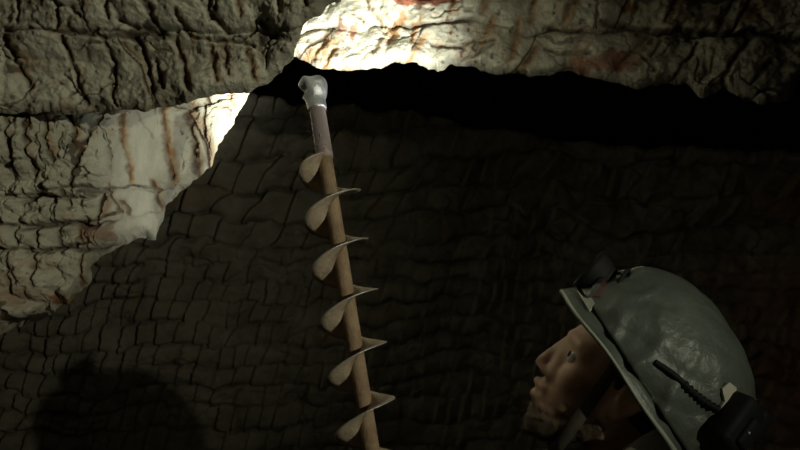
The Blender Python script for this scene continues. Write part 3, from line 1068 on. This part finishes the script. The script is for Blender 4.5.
def dome(phi, psi, off=0.0):
    """phi round the head from the front towards his left, psi from the rim (0) to the crown (pi/2)"""
    e = 0.80
    cr = max(math.cos(psi), 0.0) ** e
    a = HA + off + (0.006 if math.cos(phi) < 0 else 0.0) * -math.cos(phi)
    x = a * cr * math.cos(phi)
    y = (HBW + off) * cr * math.sin(phi)
    z = (HH + off) * max(math.sin(psi), 0.0) ** 0.9
    return x, y, z


def lathe_dome(bm, off_fn, p0, p1, nphi, npsi, psi0, psi1):
    rows_ = []
    for i in range(npsi + 1):
        psi = psi0 + (psi1 - psi0) * i / npsi
        row = []
        for j in range(nphi + 1):
            phi = p0 + (p1 - p0) * j / nphi
            row.append(dome(phi, psi, off_fn(phi, psi)))
        rows_.append(row)
    return rows_


def shell_from(rows_out, rows_in, bm, wrap):
    A = [[bm.verts.new(p) for p in r] for r in rows_out]
    B = [[bm.verts.new(p) for p in r] for r in rows_in]
    n_ = len(A[0])
    rng_ = range(n_ - 1)
    for S, rev in ((A, False), (B, True)):
        for a, b in zip(S, S[1:]):
            for j in rng_:
                f = (a[j], a[j + 1], b[j + 1], b[j])
                bm.faces.new(f[::-1] if rev else f)
    for j in rng_:
        bm.faces.new((A[0][j + 1], A[0][j], B[0][j], B[0][j + 1]))
        bm.faces.new((A[-1][j], A[-1][j + 1], B[-1][j + 1], B[-1][j]))
    for a in range(len(A) - 1):
        bm.faces.new((A[a][0], A[a + 1][0], B[a + 1][0], B[a][0]))
        bm.faces.new((A[a + 1][-1], A[a][-1], B[a][-1], B[a + 1][-1]))
    bmesh.ops.remove_doubles(bm, verts=bm.verts, dist=1e-5)
    bmesh.ops.recalc_face_normals(bm, faces=bm.faces)


bm = bmesh.new()
shell_from(lathe_dome(bm, lambda a, b: 0.0, 0, 2 * math.pi, 96, 30, 0, math.pi / 2 - 1e-4),
           lathe_dome(bm, lambda a, b: -0.004, 0, 2 * math.pi, 96, 30, 0, math.pi / 2 - 1e-4), bm, True)
mesh_obj('shell', bm, M_SHELL, helmet)
# brim with a short peak
bm = bmesh.new()
nphi = 120
rows_o = []
for k, (wq, dz) in enumerate(((-0.05, 0.004), (0.0, 0.006), (0.35, 0.0015), (0.7, -0.002), (1.0, -0.005), (1.03, -0.0085), (1.0, -0.011), (0.6, -0.006), (0.1, -0.003), (-0.05, -0.002), (-0.05, 0.004))):
    row = []
    for j in range(nphi):
        phi = 2 * math.pi * j / nphi
        c = math.cos(phi)
        wdt = 0.008 + 0.001 * max(c, 0) ** 3 + 0.010 * max(-c, 0) ** 2
        x, y, z = dome(phi, 0.0)
        nrm = Vector((x / HA ** 2, y / HBW ** 2, 0)).normalized()
        p = Vector((x, y, 0)) + nrm * (wdt * wq)
        row.append(bm.verts.new((p.x, p.y, dz - 0.012 * max(c, 0) ** 2 * max(wq, 0) + 0.0012 * math.sin(7 * phi) * max(wq, 0))))
    rows_o.append(row)
for a, b in zip(rows_o, rows_o[1:]):
    for j in range(nphi):
        bm.faces.new((a[j], a[(j + 1) % nphi], b[(j + 1) % nphi], b[j]))
bmesh.ops.remove_doubles(bm, verts=bm.verts, dist=1e-6)
bmesh.ops.recalc_face_normals(bm, faces=bm.faces)
br = mesh_obj('brim', bm, M_TAPE, helmet)
bm = bmesh.new()
rr_ = []
for j in range(nphi + 1):
    phi = 2 * math.pi * j / nphi
    c = math.cos(phi)
    wdt = 0.008 + 0.001 * max(c, 0) ** 3 + 0.010 * max(-c, 0) ** 2
    x, y, z = dome(phi, 0.0)
    nrm = Vector((x / HA ** 2, y / HBW ** 2, 0)).normalized()
    p = Vector((x, y, 0)) + nrm * (wdt - 0.001)
    rr_.append((p.x, p.y, -0.0075 - 0.012 * max(c, 0) ** 2 + 0.0012 * math.sin(7 * phi)))
add_tube(bm, rr_, [0.0022 + 0.0030 * max(0, -math.cos(2 * math.pi * j / nphi)) for j in range(nphi + 1)], 8)
be = mesh_obj('rim_edge', bm, M_SHELL, br)  # pale colour stands in for the light this edge catches
be['label'] = 'brim edge with caught light put into its pale colour'


# crinkled tape wrapped over the dome from just behind the lamp to the back
def dome_v(phi, psi, off):
    cr = np.maximum(np.cos(psi), 0) ** 0.80
    a = HA + off + np.where(np.cos(phi) < 0, 0.006, 0.0) * -np.cos(phi)
    return np.stack([a * cr * np.cos(phi), (HBW + off) * cr * np.sin(phi), (HH + off) * np.maximum(np.sin(psi), 0) ** 0.9 + 0 * phi], -1)


def crinkle(phi, psi):
    q = dome_v(phi, psi, 0 * phi)
    x, y, z = q[..., 0], q[..., 1], q[..., 2]
    s1 = (x + z * 0.6) / 0.030
    s2 = (y - z * 0.8) / 0.030
    f = facets(s1, s2, 301, 0.9) * 0.0036 + facets(s1 * 2.3, s2 * 2.3, 311, 0.9) * 0.0009
    low = np.maximum(0.0, 1 - psi / 0.80)
    fold = np.sin(phi * 15 + 7 * psi + 2.2 * vn(phi * 3, psi * 4, 9))
    return 0.0022 + f * (0.7 + 0.9 * low) + 0.0065 * low * np.sin(np.minimum(low * 5, 1.57)) * np.maximum(0, fold) ** 2


NP, NS = 150, 64
psi_ = (0.03 + (math.pi / 2 - 0.031) * np.arange(NS + 1) / NS)[:, None] + np.zeros((1, NP + 1))
st0 = 0.40 * np.clip((0.75 - psi_) / 0.3, 0, 1) + 0.01                               # the tape starts behind the lamp
ph_ = st0 + (2 * math.pi - 2 * st0) * (np.arange(NP + 1) / NP)[None]
of_ = crinkle(ph_, psi_)
of_[-1] = 0.003
ro = dome_v(ph_, psi_, of_).tolist()
ri = dome_v(ph_, psi_, 0.0006 + 0 * ph_).tolist()
bm = bmesh.new()
shell_from(ro, ri, bm, False)
tp = mesh_obj('tape_wrap', bm, M_TAPE, helmet)
tp['label'] = 'crinkled grey tape covering the helmet dome'

# headlamp clipped to the front of the helmet
lampc = Vector((0.141, 0.012, 0.037))
aim = Vector((math.cos(math.radians(-16)), 0, math.sin(math.radians(-16))))     # tilted down from the helmet's own axis
lq = aim.to_track_quat('Z', 'Y').to_matrix()
bm = bmesh.new()
prof = [(-0.026, 0.0), (-0.026, 0.015), (-0.020, 0.021), (-0.004, 0.024), (0.014, 0.029), (0.020, 0.031), (0.026, 0.031), (0.026, 0.027), (0.018, 0.025), (0.012, 0.012), (0.012, 0.0)]
rg = []
for z, r in prof:
    r = max(r, 1e-4)
    rg.append([bm.verts.new(lampc + lq @ Vector((r * math.cos(2 * math.pi * j / 32), r * math.sin(2 * math.pi * j / 32), z))) for j in range(32)])
for a, b in zip(rg, rg[1:]):
    for j in range(32):
        bm.faces.new((a[j], a[(j + 1) % 32], b[(j + 1) % 32], b[j]))
for k in range(4):                                                             # cooling fins
    zz = -0.018 + k * 0.006
    r = 0.0255
    m = Matrix.Translation(lampc + lq @ Vector((0, 0, zz))) @ lq.to_4x4()
    bmesh.ops.create_cone(bm, cap_ends=True, segments=28, radius1=r, radius2=r, depth=0.002, matrix=m)
hl = mesh_obj('headlamp', bm, M_BLACK, helmet)
hl['label'] = 'black headlamp on the front of the helmet'
bm = bmesh.new()
add_box(bm, lampc + Vector((-0.032, 0, -0.004)), (0.022, 0.046, 0.050), Matrix.Rotation(-0.5, 3, 'Y'), 0.003)
add_box(bm, lampc + Vector((-0.016, 0.022, -0.004)), (0.040, 0.006, 0.020), None, 0.002)
add_box(bm, lampc + Vector((-0.016, -0.022, -0.004)), (0.040, 0.006, 0.020), None, 0.002)
add_ball(bm, lampc + Vector((0.0, 0.027, -0.004)), (0.008, 0.004, 0.008), None, 12, 8)
mesh_obj('bracket', bm, M_BLACK, hl)
bm = bmesh.new()
bmesh.ops.create_cone(bm, cap_ends=True, segments=32, radius1=0.0262, radius2=0.0262, depth=0.002, matrix=Matrix.Translation(lampc + lq @ Vector((0, 0, 0.0205))) @ lq.to_4x4())
mesh_obj('lens', bm, M_LENS, hl)
bm = bmesh.new()
add_tube(bm, spline([lampc + Vector((-0.02, 0.02, 0.018)), lampc + Vector((-0.028, 0.034, 0.032)), lampc + Vector((-0.045, 0.036, 0.022)), lampc + Vector((-0.06, 0.044, 0.012)), lampc + Vector((-0.055, 0.055, -0.012))], 24), 0.0036, 10)
add_tube(bm, spline([lampc + Vector((-0.02, 0.010, 0.022)), lampc + Vector((-0.005, 0.026, 0.036)), lampc + Vector((-0.012, 0.040, 0.016)), lampc + Vector((-0.030, 0.046, -0.006))], 20), 0.003, 10)
mesh_obj('lamp_lead', bm, M_BLACK, hl)
# its light
ls = TM @ (lampc + aim * 0.036)
spot('headlamp_light', ls, P(300, 46, 1.8), 220, 58, 0.9, 0.012, (0.96, 1.0, 0.93))
spot('headlamp_spill', ls, P(265, 25, 1.6), 8, 94, 0.5, 0.012, (0.96, 1.0, 0.93))


def on_dome(phi, psi, off):
    return Vector(dome(phi, psi, off))


FP, FS = np.meshgrid(np.linspace(0, math.pi * 1.3, 260), np.linspace(0, 1.5, 130))
FW = dome_v(FP, FS, 0.004 + 0 * FP) @ np.array(TM.to_3x3()).T + np.array(TM.translation)
FQ = (FW - np.array(CAM)) @ RN
FX, FY = 400 + F * FQ[..., 0] / FQ[..., 1], 225 - F * FQ[..., 2] / FQ[..., 1]


def find(px, py):
    """dome angles under a sight line, on the near side"""
    k = np.argmin((FX - px) ** 2 + (FY - py) ** 2 + 40 * FQ[..., 1])
    return float(FP.flat[k]), float(FS.flat[k])


# corrugated cable along the left of the dome
pa = [find(*q) for q in ((655, 362), (672, 374), (688, 388), (702, 401), (716, 409))]
pts = spline([on_dome(p[0], p[1], 0.0075) for p in pa], 80)
bm = bmesh.new()
add_tube(bm, pts, [0.0038 + (0.0016 if (i > 30 and (i // 3) % 2) else 0) for i in range(80)], 10)
mesh_obj('cable', bm, M_BLACK, helmet)
# battery holder at the back of the helmet
pb = find(725, 418)
nrm = Vector(dome(pb[0], pb[1], 0.02)) - Vector(dome(pb[0], pb[1], 0.0))
nrm.normalize()
bq = nrm.to_track_quat('Z', 'X').to_matrix()
bc = on_dome(pb[0], pb[1], 0.018)
bm = bmesh.new()
add_box(bm, bc + bq @ Vector((0.0, -0.004, 0.0)), (0.070, 0.050, 0.034), bq, 0.008)
add_box(bm, bc + bq @ Vector((-0.004, -0.010, 0.018)), (0.040, 0.026, 0.012), bq, 0.004)
bat = mesh_obj('battery_holder', bm, M_BLACK, helmet)
bat['label'] = 'black battery holder at the back of the helmet'
bm = bmesh.new()
add_box(bm, bc + bq @ Vector((0.020, -0.030, 0.004)), (0.046, 0.030, 0.026), bq, 0.008)
mesh_obj('end_cap', bm, M_BLACK, bat)
bm = bmesh.new()
add_ball(bm, bc + bq @ Vector((-0.006, 0.000, 0.0245)), 0.0022, None, 10, 8)
mesh_obj('rivet', bm, M_STEEL, bat)


def patch(name, quad, off, mat, label, n=10, parent=None):
    """a thin sticker lying on the dome, outlined by image points"""
    g = [find(*q) for q in quad]
    bm = bmesh.new()
    top, bot = [], []
    c = (sum(a for a, b in g) / len(g), sum(b for a, b in g) / len(g))
    cen_t = bm.verts.new(on_dome(*c, off + 0.001))
    for a, b in g:
        top.append(bm.verts.new(on_dome(a, b, off)))
        bot.append(bm.verts.new(on_dome(a, b, off - 0.0035)))
    m = len(g)
    for j in range(m):
        bm.faces.new((top[j], top[(j + 1) % m], cen_t))
        bm.faces.new((top[j], bot[j], bot[(j + 1) % m], top[(j + 1) % m]))
    bmesh.ops.recalc_face_normals(bm, faces=bm.faces)
    o = mesh_obj(name, bm, mat, helmet, smooth=False)
    o['label'] = label
    return o


patch('torn_sticker', [(719, 388), (727, 382), (734, 388), (732, 396), (727, 402), (725, 410), (720, 416), (718, 408), (722, 400), (721, 394)], 0.0085, M_STICKER, 'torn pale sticker')
patch('red_sticker', [(593, 286), (606, 279), (608, 287), (600, 297), (593, 297)], 0.0065, M_REDMARK, 'faded red patch')
patch('bare_patch', [(568, 289), (575, 293), (579, 302), (586, 306), (592, 299), (595, 304), (590, 311), (581, 314), (574, 307)], 0.0065, M_SHELL, 'pale bare plastic showing at the front')
# chin strap: webbing from the helmet past the ear and under the chin
sa = []
TMi = TM.inverted()
half = [(0.028, 0.080, 0.058), (0.028, 0.079, 0.030), (0.029, 0.0755, 0.0), (0.032, 0.0715, -0.040), (0.035, 0.064, -0.085), (0.037, 0.046, -0.120)]
for (f, s, u) in half + [(0.037, 0.0, -0.134)] + [(f, -s, u) for f, s, u in half[::-1]]:
    sa.append((hp(f, s, u), HM @ Vector((1, 0, 0.15))))
cl = spline([p for p, d in sa], 90)
bm = bmesh.new()
prev = None
wd = (HM @ Vector((1, 0, 0.55))).normalized()
for i, p in enumerate(cl):
    t = (cl[min(i + 1, 89)] - cl[max(i - 1, 0)]).normalized()
    w_ = (wd - t * wd.dot(t)).normalized()
    nn = t.cross(w_).normalized()
    ring = [bm.verts.new(TMi @ (p + w_ * a + nn * b)) for a, b in ((-0.0085, -0.001), (0.0085, -0.001), (0.0085, 0.001), (-0.0085, 0.001))]
    if prev:
        for j in range(4):
            bm.faces.new((prev[j], prev[(j + 1) % 4], ring[(j + 1) % 4], ring[j]))
    else:
        bm.faces.new(ring[::-1])
    prev = ring
bm.faces.new(prev)
bmesh.ops.recalc_face_normals(bm, faces=bm.faces)
mesh_obj('chin_strap', bm, M_STRAP, helmet)
